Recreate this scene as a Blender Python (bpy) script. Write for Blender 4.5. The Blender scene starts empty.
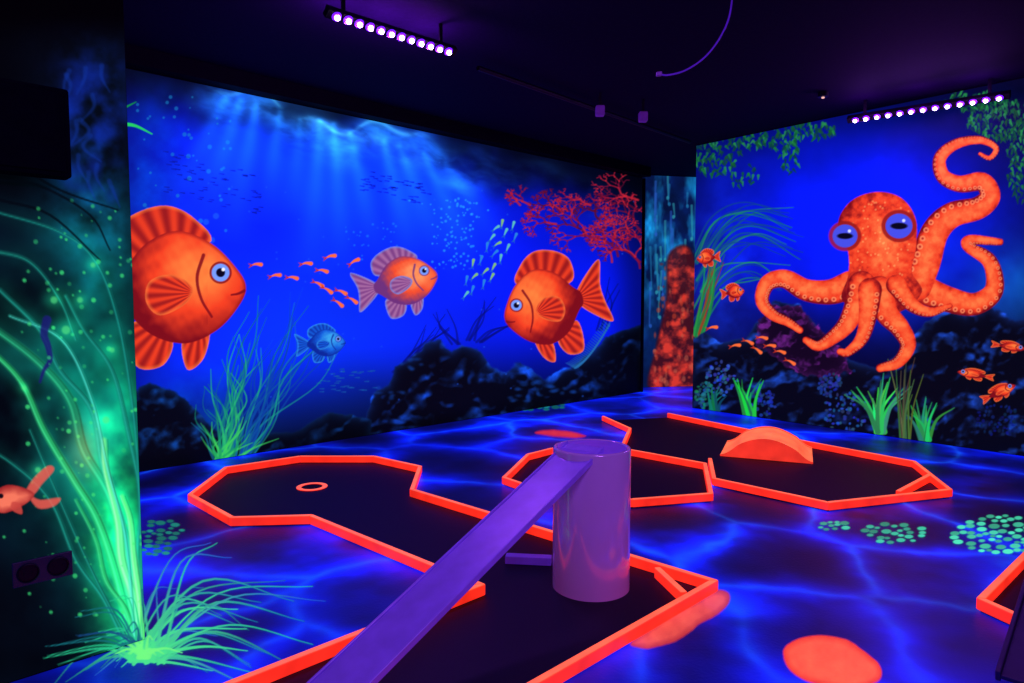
import bpy, bmesh, math, numpy as np
from mathutils import Vector
R = np.random.RandomState(7)
scene = bpy.context.scene
scene.view_settings.view_transform = 'Standard'
scene.view_settings.look = 'None'

# ------------------------------------------------------------------ camera calibration: image pixels projected onto the room planes
F = 680.0; TH = math.radians(3.5); EYE = 1.5
CT, ST = math.cos(TH), math.sin(TH)
FW = np.array([0, CT, -ST]); UP = np.array([0, ST, CT]); CAM = np.array([0, 0, EYE])
def ray(x, y):
    return np.array([(x-512)/F, 0, 0]) + FW + UP*((341.5-y)/F)
def on_z(x, y, z=0.0):
    d = ray(x, y); t = (z-EYE)/d[2]; return CAM + d*t
def on_y(x, y, Y):
    d = ray(x, y); return CAM + d*(Y/d[1])
def trace(P):  # world points to image pixels, the coordinates the wall art is drawn in
    Q = P - CAM
    dep = Q @ FW
    return 512+F*Q[..., 0]/dep, 341.5-F*(Q @ UP)/dep

CEIL = 3.6
A0 = on_z(140, 472)[:2]; A1 = on_z(640, 392)[:2]
B0 = on_z(693, 408)[:2]; B1 = on_z(960, 447)[:2]
C0 = on_z(632, 388)[:2]; C1 = on_z(705, 386)[:2]
E0 = on_z(145, 640)[:2]
def unit(v): return v/np.linalg.norm(v)
dA = unit(A1-A0); dB = unit(B1-B0); dC = unit(C1-C0)
def nrm(d):            # normal towards the viewer
    n = np.array([d[1], -d[0]])
    return n if n @ (np.array([0.5, 3.0])-(A0 if d is dA else B0 if d is dB else C0)) > 0 else -n
nA, nB, nC = nrm(dA), nrm(dB), nrm(dC)
nE = nA

# ------------------------------------------------------------------ numpy painter
def lin(c):
    c = np.clip(c, 0, 1); return np.where(c <= .04045, c/12.92, ((c+.055)/1.055)**2.4)
def rgb(c): return np.array(c, dtype=np.float32)/255.
def sm(a, b, x):
    t = np.clip((x-a)/(b-a), 0, 1); return t*t*(3-2*t)
def vnoise(x, y, seed):
    r = np.random.RandomState(seed).rand(256, 256).astype(np.float32)
    xi = np.floor(x).astype(int); yi = np.floor(y).astype(int)
    fx = x-xi; fy = y-yi; fx = fx*fx*(3-2*fx); fy = fy*fy*(3-2*fy)
    g = lambda i, j: r[(yi+j) % 256, (xi+i) % 256]
    return (g(0,0)*(1-fx)+g(1,0)*fx)*(1-fy)+(g(0,1)*(1-fx)+g(1,1)*fx)*fy
def fbm(x, y, s, seed=1, o=4):
    v = 0; a = .5; tot = 0
    for k in range(o):
        v = v+a*vnoise(x/s*2**k+13*k, y/s*2**k+7*k, seed+k); tot += a; a *= .5
    return v/tot
def cat(pts, n, closed=False):
    P = np.array(pts, float)
    if len(P) < 3 and not closed:
        t = np.linspace(0, 1, n+1)[:, None]; return P[0]*(1-t)+P[1]*t
    if closed: Q = np.vstack([P[-1], P, P[0], P[1]])
    else: Q = np.vstack([2*P[0]-P[1], P, 2*P[-1]-P[-2]])
    out = []
    for i in range(1, len(Q)-2):
        for t in np.linspace(0, 1, n, endpoint=False):
            a, b, c, d = Q[i-1], Q[i], Q[i+1], Q[i+2]
            out.append(.5*((2*b)+(-a+c)*t+(2*a-5*b+4*c-d)*t*t+(-a+3*b-3*c+d)*t**3))
    if not closed: out.append(Q[-2])
    return np.array(out)
class Canvas:
    def __init__(s, X, Y, opaque=True):
        s.shape = X.shape
        s.X = X.ravel().astype(np.float32); s.Y = Y.ravel().astype(np.float32)
        s.C = np.zeros((s.X.size, 3), np.float32); s.A = np.full(s.X.size, 1. if opaque else 0., np.float32)
    def box(s, x0, y0, x1, y1):
        return np.nonzero((s.X > x0) & (s.X < x1) & (s.Y > y0) & (s.Y < y1))[0]
    def over(s, i, col, a):
        if i.size == 0: return
        A = s.A[i]; na = a+A*(1-a); ns = np.maximum(na, 1e-5)
        col = np.broadcast_to(np.asarray(col, np.float32), (i.size, 3))
        s.C[i] = (col*a[:, None]+s.C[i]*(A*(1-a))[:, None])/ns[:, None]; s.A[i] = na
    def add(s, i, col, a):
        if i.size == 0: return
        s.C[i] = s.C[i]+np.asarray(col, np.float32)*a[:, None]
    def field(s, pts, w0, w1, pad, n=6):
        P = cat(pts, n); m = max(w0, w1)+pad
        i = s.box(P[:,0].min()-m, P[:,1].min()-m, P[:,0].max()+m, P[:,1].max()+m)
        x = s.X[i]; y = s.Y[i]
        D = np.full(i.size, 1e9, np.float32); T = np.zeros(i.size, np.float32); S = np.zeros(i.size, np.float32)
        L = np.linalg.norm(np.diff(P, axis=0), axis=1); cum = np.r_[0, np.cumsum(L)]; tot = cum[-1]+1e-6
        for k in range(len(P)-1):
            ax, ay = P[k]; bx, by = P[k+1]; dx, dy = bx-ax, by-ay; l2 = dx*dx+dy*dy+1e-9
            t = np.clip(((x-ax)*dx+(y-ay)*dy)/l2, 0, 1)
            ex = x-ax-t*dx; ey = y-ay-t*dy; d = np.sqrt(ex*ex+ey*ey)
            b = d < D
            D = np.where(b, d, D); T = np.where(b, (cum[k]+t*L[k])/tot, T)
            S = np.where(b, (dx*ey-dy*ex)/math.sqrt(l2), S)
        T = np.clip(T, 0, 1)
        return i, D, T, S, w0+(w1-w0)*T
    def stroke(s, pts, w0, w1, col, a=1., soft=1., mode='over', col2=None, glow=None, n=6, fade=0):
        pad = soft+(glow[0]*2 if glow else 0)
        i, D, T, S, W = s.field(pts, w0, w1, pad, n)
        if i.size == 0: return
        c = rgb(col)
        if col2 is not None: c = c*(1-T[:, None])+rgb(col2)*T[:, None]
        al = np.clip((W-D)/soft+.5, 0, 1)*a*np.clip(1-fade*T, 0, 1)
        if glow: s.add(i, rgb(glow[1]), np.exp(-(D/glow[0])**2)*glow[2])
        (s.over if mode == 'over' else s.add)(i, c, al)
    def poly(s, pts, smooth=5, pad=4):
        P = cat(pts, smooth, True) if smooth else np.array(pts, float)
        i = s.box(P[:,0].min()-pad, P[:,1].min()-pad, P[:,0].max()+pad, P[:,1].max()+pad)
        x = s.X[i]; y = s.Y[i]; D = np.full(i.size, 1e9, np.float32); ins = np.zeros(i.size, bool)
        for k in range(len(P)):
            ax, ay = P[k]; bx, by = P[(k+1) % len(P)]; dx, dy = bx-ax, by-ay
            t = np.clip(((x-ax)*dx+(y-ay)*dy)/(dx*dx+dy*dy+1e-9), 0, 1)
            D = np.minimum(D, np.hypot(x-ax-t*dx, y-ay-t*dy))
            if abs(dy) > 1e-9:
                c = ((ay > y) != (by > y)) & (x < dx*(y-ay)/dy+ax); ins ^= c
        return i, np.where(ins, D, -D)
    def fill(s, pts, col, a=1., soft=1., smooth=5):
        i, sd = s.poly(pts, smooth, soft+2); s.over(i, rgb(col), np.clip(sd/soft+.5, 0, 1)*a); return i, sd
    def disc(s, cx, cy, rx, ry, col, a=1., soft=1., mode='over'):
        m = 3*max(rx, ry)+2 if mode == 'glow' else max(rx, ry)+soft+1
        i = s.box(cx-m, cy-m, cx+m, cy+m)
        q = np.hypot((s.X[i]-cx)/rx, (s.Y[i]-cy)/ry)
        if mode == 'glow': s.add(i, rgb(col), np.exp(-q*q)*a)
        else: s.over(i, rgb(col), np.clip((1-q)*min(rx, ry)/soft+.5, 0, 1)*a)

# ------------------------------------------------------------------ materials
def new_mat(name):
    m = bpy.data.materials.new(name); m.use_nodes = True
    nt = m.node_tree; return m, nt, nt.nodes['Principled BSDF'], nt.nodes['Material Output']
def paint_mat(name, strength=.85, base=.35, rough=.6, alpha=False, bump=.15, spec=.12):
    m, nt, b, o = new_mat(name)
    at = nt.nodes.new('ShaderNodeAttribute'); at.attribute_name = 'paint'
    mx = nt.nodes.new('ShaderNodeVectorMath'); mx.operation = 'SCALE'; mx.inputs['Scale'].default_value = base
    nt.links.new(at.outputs['Color'], mx.inputs[0]); nt.links.new(mx.outputs[0], b.inputs['Base Color'])
    nt.links.new(at.outputs['Color'], b.inputs['Emission Color'])
    b.inputs['Emission Strength'].default_value = strength
    b.inputs['Roughness'].default_value = rough; b.inputs['Specular IOR Level'].default_value = spec
    nz = nt.nodes.new('ShaderNodeTexNoise'); nz.inputs['Scale'].default_value = 60
    tc = nt.nodes.new('ShaderNodeTexCoord'); nt.links.new(tc.outputs['Object'], nz.inputs['Vector'])
    bp = nt.nodes.new('ShaderNodeBump'); bp.inputs['Strength'].default_value = bump; bp.inputs['Distance'].default_value = .004
    nt.links.new(nz.outputs['Fac'], bp.inputs['Height']); nt.links.new(bp.outputs['Normal'], b.inputs['Normal'])
    if alpha: nt.links.new(at.outputs['Alpha'], b.inputs['Alpha'])
    m.cycles.emission_sampling = 'NONE'
    return m
def plain(name, col, rough=.5, emit=None, es=0., metal=0., var=.15, scale=12, spec=.5, bump=0, coat=0):
    m, nt, b, o = new_mat(name)
    tc = nt.nodes.new('ShaderNodeTexCoord'); nz = nt.nodes.new('ShaderNodeTexNoise')
    nz.inputs['Scale'].default_value = scale; nz.inputs['Detail'].default_value = 5
    nt.links.new(tc.outputs['Object'], nz.inputs['Vector'])
    def ramp(c, sock):
        r = nt.nodes.new('ShaderNodeValToRGB'); c = lin(rgb(c))
        r.color_ramp.elements[0].position = .3; r.color_ramp.elements[1].position = .7
        r.color_ramp.elements[0].color = (*(c*(1-var)), 1); r.color_ramp.elements[1].color = (*np.minimum(c*(1+var), 1), 1)
        nt.links.new(nz.outputs['Fac'], r.inputs[0]); nt.links.new(r.outputs[0], b.inputs[sock])
    ramp(col, 'Base Color')
    if emit is not None:
        ramp(emit, 'Emission Color'); b.inputs['Emission Strength'].default_value = es
    b.inputs['Roughness'].default_value = rough; b.inputs['Metallic'].default_value = metal
    b.inputs['Specular IOR Level'].default_value = spec
    if coat: b.inputs['Coat Weight'].default_value = coat; b.inputs['Coat Roughness'].default_value = .06
    if bump:
        bp = nt.nodes.new('ShaderNodeBump'); bp.inputs['Strength'].default_value = bump
        nt.links.new(nz.outputs['Fac'], bp.inputs['Height']); nt.links.new(bp.outputs['Normal'], b.inputs['Normal'])
    return m
M_mural = paint_mat('fluorescent_mural_paint', 1.0, .3)
M_left = paint_mat('fluorescent_partition_paint', 1.0, .12, spec=.04)
M_fig = paint_mat('fluorescent_figure_paint', 1.0, .3, alpha=True)
M_floor = paint_mat('fluorescent_floor_paint', 1., .18, .42, bump=.3, spec=.2)
M_patch = paint_mat('fluorescent_patch_paint', 1., .4, .45, alpha=True, bump=.3)
M_black = plain('black_wall_paint', (10, 7, 16), .85, spec=.15)
M_ceil = plain('black_ceiling_paint', (26, 12, 42), .85, bump=.2, scale=30, spec=.05)
M_carpet = plain('dark_lane_felt', (13, 9, 30), .6, scale=180, var=.4, bump=.25, spec=.3)
M_tube = plain('glossy_white_plastic', (215, 200, 220), .16, (100, 44, 130), .24, var=.04, scale=4, spec=.8, coat=.8)  # violet lamp light on the plastic partly put in as emission
M_board = plain('violet_emit_board', (150, 130, 210), .3, (66, 26, 160), .42, var=.12, scale=9)  # violet light put into the boards as emission, besides the lamps
M_darkbd = plain('dark_board', (60, 50, 85), .5)
M_house = plain('black_metal', (14, 12, 18), .5, spec=.25)
M_led = plain('led_lens_glow', (255, 230, 255), .3, (255, 232, 255), 16., var=.02)
M_ledring = plain('led_violet_bloom', (120, 40, 220), .3, (112, 24, 255), 1.6, var=.02)  # violet emission of the discs that imitate lens bloom
M_cable = plain('purple_cable', (110, 60, 200), .4, (80, 25, 170), .35)  # some of the purple light on the cable is emission
M_small = plain('purple_emit_plastic', (120, 80, 170), .4, (90, 25, 120), .3)  # purple light put into these small parts as emission
M_socket = plain('black_plastic_socket', (14, 14, 34), .4, (12, 12, 50), .4)  # faint blue room light put into the black plastic as emission
M_hole = plain('hole_black', (2, 2, 4), .9)
def rail_mat(name, top, side, s, lo=.2, hi=.95):  # lighter upward faces, deeper sides: shading put into the emission colour
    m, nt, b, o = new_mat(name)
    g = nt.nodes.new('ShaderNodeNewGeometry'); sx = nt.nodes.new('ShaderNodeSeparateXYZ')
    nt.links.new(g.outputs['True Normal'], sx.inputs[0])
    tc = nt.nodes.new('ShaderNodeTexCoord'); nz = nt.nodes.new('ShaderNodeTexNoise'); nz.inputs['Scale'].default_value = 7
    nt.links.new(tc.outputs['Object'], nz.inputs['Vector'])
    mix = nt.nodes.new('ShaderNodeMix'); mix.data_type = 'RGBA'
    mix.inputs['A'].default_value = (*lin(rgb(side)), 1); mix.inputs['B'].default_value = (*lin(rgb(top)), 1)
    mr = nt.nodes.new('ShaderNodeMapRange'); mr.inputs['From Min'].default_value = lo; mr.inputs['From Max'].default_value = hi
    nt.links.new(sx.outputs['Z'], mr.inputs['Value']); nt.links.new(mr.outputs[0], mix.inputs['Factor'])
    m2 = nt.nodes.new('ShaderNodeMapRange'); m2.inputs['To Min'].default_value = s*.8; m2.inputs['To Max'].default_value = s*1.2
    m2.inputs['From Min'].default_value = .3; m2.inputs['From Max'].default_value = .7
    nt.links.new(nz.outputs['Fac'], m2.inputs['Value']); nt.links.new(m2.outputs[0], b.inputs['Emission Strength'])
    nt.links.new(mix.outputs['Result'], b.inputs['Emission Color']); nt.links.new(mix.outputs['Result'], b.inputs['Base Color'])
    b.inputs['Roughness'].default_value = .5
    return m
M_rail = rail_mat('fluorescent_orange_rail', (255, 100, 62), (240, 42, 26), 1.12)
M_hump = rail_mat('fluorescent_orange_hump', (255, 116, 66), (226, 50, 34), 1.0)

# ------------------------------------------------------------------ object helpers
COL = scene.collection
def link(me, name, mat=None, parent=None, label=None, category=None, kind=None, group=None):
    ob = bpy.data.objects.new(name, me); COL.objects.link(ob)
    if mat: me.materials.append(mat)
    if parent is not None: ob.parent = parent
    if label: ob['label'] = label
    if category: ob['category'] = category
    if kind: ob['kind'] = kind
    if group: ob['group'] = group
    return ob
def empty(name, loc, label, category, group=None):
    ob = link(None, name, None, None, label, category, None, group); ob.location = loc; ob.empty_display_size = .1
    bpy.context.view_layer.update(); return ob
def put(ob, parent):   # parent keeping world placement (parents are unrotated)
    ob.parent = parent; ob.matrix_parent_inverse = parent.matrix_world.inverted()
def mesh_from(verts, faces, name='m'):
    me = bpy.data.meshes.new(name); me.from_pydata([tuple(map(float, v)) for v in verts], [], faces); me.update(); return me
def fixn(me):
    bm = bmesh.new(); bm.from_mesh(me); bmesh.ops.recalc_face_normals(bm, faces=bm.faces); bm.to_mesh(me); bm.free(); return me
def prism(poly, z0, z1, name):
    n = len(poly)
    v = [(p[0], p[1], z0) for p in poly]+[(p[0], p[1], z1) for p in poly]
    f = [tuple(range(n))[::-1], tuple(range(n, 2*n))]+[(i, (i+1) % n, n+(i+1) % n, n+i) for i in range(n)]
    return fixn(mesh_from(v, f, name))
def bevel(ob, w, seg=2):
    b = ob.modifiers.new('bevel', 'BEVEL'); b.width = w; b.segments = seg; b.limit_method = 'ANGLE'
def obox(c, ax, size, name, mat, bev=.004):
    """box centred at c, axes ax (3 unit vectors), size"""
    c = np.array(c, float); ax = [unit(np.array(a, float)) for a in ax]
    v = []
    for k in (-1, 1):
        for j in (-1, 1):
            for i in (-1, 1):
                v.append(ax[0]*i*size[0]/2+ax[1]*j*size[1]/2+ax[2]*k*size[2]/2)
    f = [(0,2,3,1), (4,5,7,6), (0,1,5,4), (2,6,7,3), (0,4,6,2), (1,3,7,5)]
    ob = link(fixn(mesh_from(v, f, name)), name, mat); ob.location = c
    if bev: bevel(ob, bev)
    bpy.context.view_layer.update()
    return ob
def grid_mesh(V, cv, name, cut=False):
    r, c = V.shape[:2]; verts = V.reshape(-1, 3).astype(np.float32)
    ids = np.arange(r*c).reshape(r, c)
    q = np.stack([ids[:-1,:-1], ids[:-1,1:], ids[1:,1:], ids[1:,:-1]], -1).reshape(-1, 4)
    col = np.nan_to_num(np.concatenate([lin(cv.C), cv.A[:, None]], 1)).astype(np.float32)
    if cut:
        q = q[cv.A[q].max(1) > .01]
        u, inv = np.unique(q, return_inverse=True); verts = verts[u]; col = col[u]; q = inv.reshape(-1, 4)
    me = bpy.data.meshes.new(name)
    me.vertices.add(len(verts)); me.vertices.foreach_set('co', verts.ravel())
    me.loops.add(q.size); me.loops.foreach_set('vertex_index', q.ravel().astype(np.int32))
    me.polygons.add(len(q)); me.polygons.foreach_set('loop_start', np.arange(0, q.size, 4, dtype=np.int32))
    me.update(calc_edges=True)
    a = me.color_attributes.new('paint', 'FLOAT_COLOR', 'POINT'); a.data.foreach_set('color', col.ravel())
    return me
def wall_grid(P0, d, n, s, z, off):
    S, Z = np.meshgrid(s, z)
    V = np.zeros(S.shape+(3,)); V[..., 0] = P0[0]+d[0]*S+n[0]*off; V[..., 1] = P0[1]+d[1]*S+n[1]*off; V[..., 2] = Z
    return V
def s_of_px(P0, d, x):
    k = (x-512)/F*CT
    return (k*P0[1]-P0[0])/(d[0]-k*d[1])

# ------------------------------------------------------------------ room shell
def wall_box(P, Q, n, z0, z1, t, name, mat=M_black):
    me = prism([P, Q, Q-n*t, P-n*t], z0, z1, name); return link(me, name, mat, kind='structure')
sA0 = -3.2; sA1 = np.linalg.norm(A1-A0)
wall_box(A0+dA*sA0, A1, nA, 0, CEIL, .15, 'wall_back')
wall_box(B0, B0+dB*5.2, nB, 0, CEIL, .15, 'wall_right')
wall_box(C0-dC*.6, C1+dC*.9, nC, 0, CEIL, .15, 'wall_corner')
wall_box(E0, E0-dA*2.2, nE, 0, CEIL, .35, 'wall_left')
link(prism([(-7, -1.5), (8.5, -1.5), (8.5, 13.5), (-7, 13.5)], CEIL, CEIL+.1, 'ceiling'), 'ceiling', M_ceil, kind='structure')
# dark soffit above the long mural
ob = link(prism([A0+dA*sA0+nA*.012, A1+nA*.012, A1+nA*.16, A0+dA*sA0+nA*.16], 3.45, CEIL-.002, 'soffit'), 'trim_1', M_black, kind='structure')
# dark end post of long wall
ob = link(prism([A1-dA*.02+nA*.012, A1+dA*.03+nA*.012, A1+dA*.03+nA*.04, A1-dA*.02+nA*.04], 0.004, 3.44, 'post'), 'trim_2', M_black, kind='structure')

# ------------------------------------------------------------------ FLOOR
fx = np.linspace(-5.6, 6.8, 900); fy = np.linspace(-.6, 12.6, 950)
FX, FY = np.meshgrid(fx, fy); V = np.zeros(FX.shape+(3,)); V[..., 0] = FX; V[..., 1] = FY
def g2(x, y): return on_z(x, y)[:2]
seeds_px = [(790,552),(665,520),(935,572),(835,645),(965,650),(690,650),(890,527),(1010,520),(985,480),(560,432),(480,436),
 (455,462),(255,560),(200,600),(350,620),(170,520),(410,650),(300,650),(620,407),(540,410),(440,425),(360,435),(600,640),(560,560),
 (330,490),(250,490),(1040,600),(760,505),(650,470),(830,470),(740,440),(240,640),(165,485)]
seeds = [g2(*p) for p in seeds_px]
for gx in np.arange(-6, 8, 1.0):
    for gy in np.arange(-1, 13.5, 1.0):
        p = np.array([gx, gy])+R.uniform(-.35, .35, 2)
        if min(np.linalg.norm(p-q) for q in seeds) > .75: seeds.append(p)
wx = FX+.36*(fbm(FX+20, FY+20, .8, 5)-.5)+.10*(fbm(FX+20, FY+20, .3, 8, 3)-.5)
wy = FY+.36*(fbm(FX+50, FY+20, .8, 15)-.5)+.10*(fbm(FX+50, FY+20, .3, 18, 3)-.5)
K = 9.0; acc = 0; F1 = np.full(FX.shape, 1e9); F2 = F1.copy()
for q in seeds:
    d = np.hypot(wx-q[0], wy-q[1]); F2 = np.minimum(F2, np.maximum(F1, d)); F1 = np.minimum(F1, d)
e = (F2-F1)
n1 = fbm(FX+30, FY+30, .45, 33); n2 = fbm(FX+30, FY+30, 1.6, 44); n3 = fbm(FX+60, FY+10, .2, 51)
cv = Canvas(FX, FY)
wgt = np.clip(.55+1.5*(n2-.4), .3, 1)
core = np.exp(-(e/(.055*(.6+1.1*n1)))**1.5)*wgt*(.2+1.*n3)
mid_ = np.exp(-(e/.2)**1.5)*np.clip(.25+1.2*n1, 0, 1)*wgt
halo = np.exp(-(e/.46)**1.5)*np.clip(.1+1.6*n1, 0, 1.2)
haze = np.clip((n1-.45)*3, 0, 1)*np.clip((n2-.38)*4, 0, 1)
c = np.zeros(FX.shape+(3,))
c += rgb((4, 3, 34))+rgb((3, 4, 30))*n1[..., None]
c += halo[..., None]*rgb((0, 8, 125))+mid_[..., None]*rgb((2, 24, 105))+core[..., None]*rgb((12, 60, 40))+haze[..., None]*rgb((0, 8, 90))
far = sm(6.0, 9.5, FY)[..., None]; c = c+far*rgb((0, 10, 80))*(.3+n1[..., None])
cv.C = np.clip(c, 0, 1).reshape(-1, 3).astype(np.float32)
floor = link(grid_mesh(V, cv, 'floor'), 'floor', M_floor, kind='structure')

def floor_decal(name, corners, fn, res=.005, label=None, z=.003):
    pts = np.array([g2(*p) for p in corners]); x0, y0 = pts.min(0)-.03; x1, y1 = pts.max(0)+.03
    X, Y = np.meshgrid(np.arange(x0, x1, res), np.arange(y0, y1, res))
    V = np.zeros(X.shape+(3,)); V[..., 0] = X; V[..., 1] = Y; V[..., 2] = z
    V0 = V.copy(); V0[..., 2] = 0
    px, py = trace(V0); cv = Canvas(px, py, False); fn(cv)
    cv.C = np.clip(cv.C, 0, 1)
    o = link(grid_mesh(V, cv, name, True), name, M_patch, parent=floor)
    if label: o['label'] = label
    return o
def orange_blob(pts, dark=(235, 52, 36), hot=(255, 104, 68), al=1.):
    def fn(cv):
        i, sd = cv.poly(pts, 6, 8)
        n = fbm(cv.X[i], cv.Y[i], 9, 3, 3); h = np.clip(sd/7, 0, 1)*.75+.5*(n-.4)
        h = np.clip(h, 0, 1)[:, None]
        cv.over(i, rgb(dark)*(1-h)+rgb(hot)*h, np.clip((sd+1.5*(n-.5)+1)/2.2, 0, 1)*al)
    return fn
floor_decal('painted_patch', [(770, 630), (895, 630), (770, 700), (895, 700)],
  orange_blob([(783,652),(795,641),(818,636),(845,640),(862,650),(880,666),(878,682),(850,690),(812,684),(790,671)]), label='fluorescent orange paint patch on the floor')
floor_decal('painted_patch', [(620, 585), (740, 585), (620, 655), (740, 655)],
  orange_blob([(630,644),(650,628),(672,612),(694,601),(714,590),(728,593),(729,604),(716,616),(698,626),(680,640),(656,648),(640,649)], (180,44,50), (244,96,72), .92), label='faded orange paint patch on the floor beside the lane')
floor_decal('painted_patch', [(530, 428), (590, 428), (530, 440), (590, 440)],
  orange_blob([(535,433),(550,430),(570,432),(586,436),(575,438),(550,436)], (190,30,60), (240,70,70)), label='small red-orange paint patch on the floor', res=.012)
def dots(boxes, n, col, seed, s=1.):
    def fn(cv):
        r = np.random.RandomState(seed); done = []
        for _ in range(n*8):
            x0, y0, x1, y1 = boxes[r.randint(len(boxes))]
            a = r.uniform(0, 6.28); q = math.sqrt(r.rand())
            cx = (x0+x1)/2+q*math.cos(a)*(x1-x0)/2; cy = (y0+y1)/2+q*math.sin(a)*(y1-y0)/2
            w = r.uniform(2.8, 5.6)*s; k = r.uniform(.72, 1.12)
            if any(abs(cx-p[0]) < (w+p[2])*.9 and abs(cy-p[1]) < (w+p[2])*.42 for p in done): continue
            done.append((cx, cy, w))
            cv.disc(cx, cy, w, w*.44, tuple(min(255, v*k) for v in col), .95, .8)
    return fn
floor_decal('painted_pebbles', [(925, 508), (1060, 508), (925, 560), (1060, 560)], dots([(953,516,1050,554)], 150, (70,220,170), 4), label='turquoise painted pebble cluster on the floor')
floor_decal('painted_pebbles', [(800, 515), (950, 515), (800, 548), (950, 548)], dots([(818,522,852,531),(864,523,926,543)], 60, (50,190,150), 5, .9), label='green painted pebble cluster on the floor')
floor_decal('painted_pebbles', [(140, 512), (190, 512), (140, 560), (190, 560)], dots([(143,519,182,542),(143,540,170,556)], 36, (20,130,110), 6, .9), label='dark green painted pebble cluster on the floor')
floor_decal('painted_pebbles', [(495, 400), (570, 400), (495, 412), (570, 412)], dots([(500,402,565,410)], 40, (20,120,125), 8, .8), label='small teal painted pebbles on the floor', res=.012)
def fan(cv, seed=3):
    r = np.random.RandomState(seed)
    for k in range(62):
        a = r.uniform(-24, 200); L = r.uniform(60, 225)*(1 if a < 80 else .62)
        ar = math.radians(a); bx, by = 144+r.uniform(-16, 20), 657+r.uniform(-5, 8)
        ex = bx+L*math.cos(ar); ey = by-L*math.sin(ar)*.6
        mx = bx+L*.45*math.cos(ar)+r.uniform(-10,10); my = by-L*.40*(math.sin(ar)+.2)
        cc = [(30,170,140),(20,120,150),(30,80,190),(60,215,140),(24,100,120)][r.randint(5)]
        ey += r.uniform(-4, 34)
        cv.stroke([(bx, by), (mx, my), (ex, ey)], r.uniform(1.1, 2.1), .4, (70, 225, 130), .9, 1., n=7, col2=cc)
    for k in range(14):
        a = math.radians(r.uniform(10, 170)); L = r.uniform(14, 44)
        cv.stroke([(144+r.uniform(-6,8), 658), (144+L*.5*math.cos(a), 655-L*.45*math.sin(a)), (144+L*math.cos(a), 660-L*.5*math.sin(a))], 2.2, .5, (110, 245, 120), .9, 1.)
floor_decal('painted_seagrass', [(20, 520), (385, 520), (20, 700), (385, 700)], lambda cv: fan(cv), res=.0045, label='glowing turquoise seagrass painted across the floor')

# ------------------------------------------------------------------ figure painters
def fishL(cx, cy, L, H, ang, face):
    ca, sa = math.cos(math.radians(ang)), math.sin(math.radians(ang))
    def T(pts):
        out = []
        for u, v in pts:
            x = u*L; y = v*H; x, y = x*ca-y*sa, x*sa+y*ca
            out.append((cx+face*x, cy-y))
        return out
    return T
def draw_fish(cv, cx, cy, L, H, ang, face, hot, mid, dark, fin=None, eye=(120, 160, 255), finhot=None):
    T = fishL(cx, cy, L, H, ang, face); fin = fin or mid; finhot = finhot or hot
    def finp(pts, root):
        pp = T(pts); i, sd = cv.poly(pp, 6, 4); rx, ry = T([root])[0]
        x = cv.X[i]-rx; y = cv.Y[i]-ry; th = np.arctan2(y, x); rr = np.hypot(x, y)/L
        st = .5+.5*np.sin(th*26); k = np.clip(.35+.65*st-.1*rr, 0, 1)[:, None]
        col = rgb(dark)*(1-k)+rgb(fin)*k
        ed = np.clip(1-sd/(.05*L+.8), 0, 1)[:, None]; col = col*(1-.75*ed)+rgb(finhot)*.75*ed
        cv.over(i, col, np.clip(sd+.5, 0, 1))
    finp([(-.85,.12),(-1.2,.5),(-1.62,.78),(-1.5,.2),(-1.52,-.2),(-1.6,-.72),(-1.2,-.48),(-.85,-.12)], (-.8, 0))
    finp([(.5,.66),(.32,1.1),(-.1,1.34),(-.62,1.22),(-.92,.9),(-.75,.4)], (0, .1))
    finp([(-.15,-.78),(-.3,-1.22),(-.72,-1.2),(-.72,-.5)], (-.1, -.4))
    finp([(.42,-.68),(.32,-1.15),(.05,-1.32),(.02,-.8)], (.3, -.5))
    body = T([(1.03,-.06),(.9,.26),(.55,.68),(.05,.92),(-.45,.74),(-.82,.3),(-.98,.13),(-.98,-.13),(-.82,-.3),(-.45,-.72),(.05,-.9),(.55,-.72),(.9,-.36)])
    i, sd = cv.poly(body, 6, 4)
    x = (cv.X[i]-cx)/L*face; y = -(cv.Y[i]-cy)/H
    n = fbm(cv.X[i], cv.Y[i], L*.3, 9, 3)
    k = np.clip(1.08-np.hypot(x-.3, y-.25)**1.3*.95+.35*(n-.5), 0, 1)
    sc = .5+.5*np.sin(x*26)*np.sin(y*24+np.floor(x*8)*1.57); k = np.clip(k-.08*sc*(x < .45), 0, 1)[:, None]
    col = np.where(k > .5, rgb(mid)*(2-2*k)+rgb(hot)*(2*k-1), rgb(dark)*(1-2*k)+rgb(mid)*2*k)
    rim = np.clip(1-sd/(.05*L+.6), 0, 1)[:, None]*.6; col = col*(1-rim)+rgb(dark)*rim
    cv.over(i, col, np.clip(sd+.5, 0, 1))
    # gill arc, mouth, pectoral fin, eye : plain fish anatomy
    cv.stroke(T([(.42,.5),(.3,.15),(.34,-.2),(.48,-.5)]), .022*L+.3, .015*L+.2, dark, .85)
    cv.stroke(T([(1.0,-.12),(.9,-.16),(.8,-.17)]), .018*L+.3, .01*L+.2, dark, .9)
    finp([(.22,.0),(-.08,.22),(-.42,.14),(-.5,-.18),(-.3,-.42),(.1,-.26)], (.25, -.1))
    ex, ey = T([(.66, .2)])[0]; r = .135*L
    cv.disc(ex, ey, r*1.25, r*1.25, dark, .8); cv.disc(ex, ey, r, r, eye); cv.disc(ex, ey, r*.5, r*.5, (8, 5, 30))
    if r > 3: cv.disc(ex+r*.3, ey-r*.35, r*.2, r*.2, (255, 255, 255))
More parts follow.
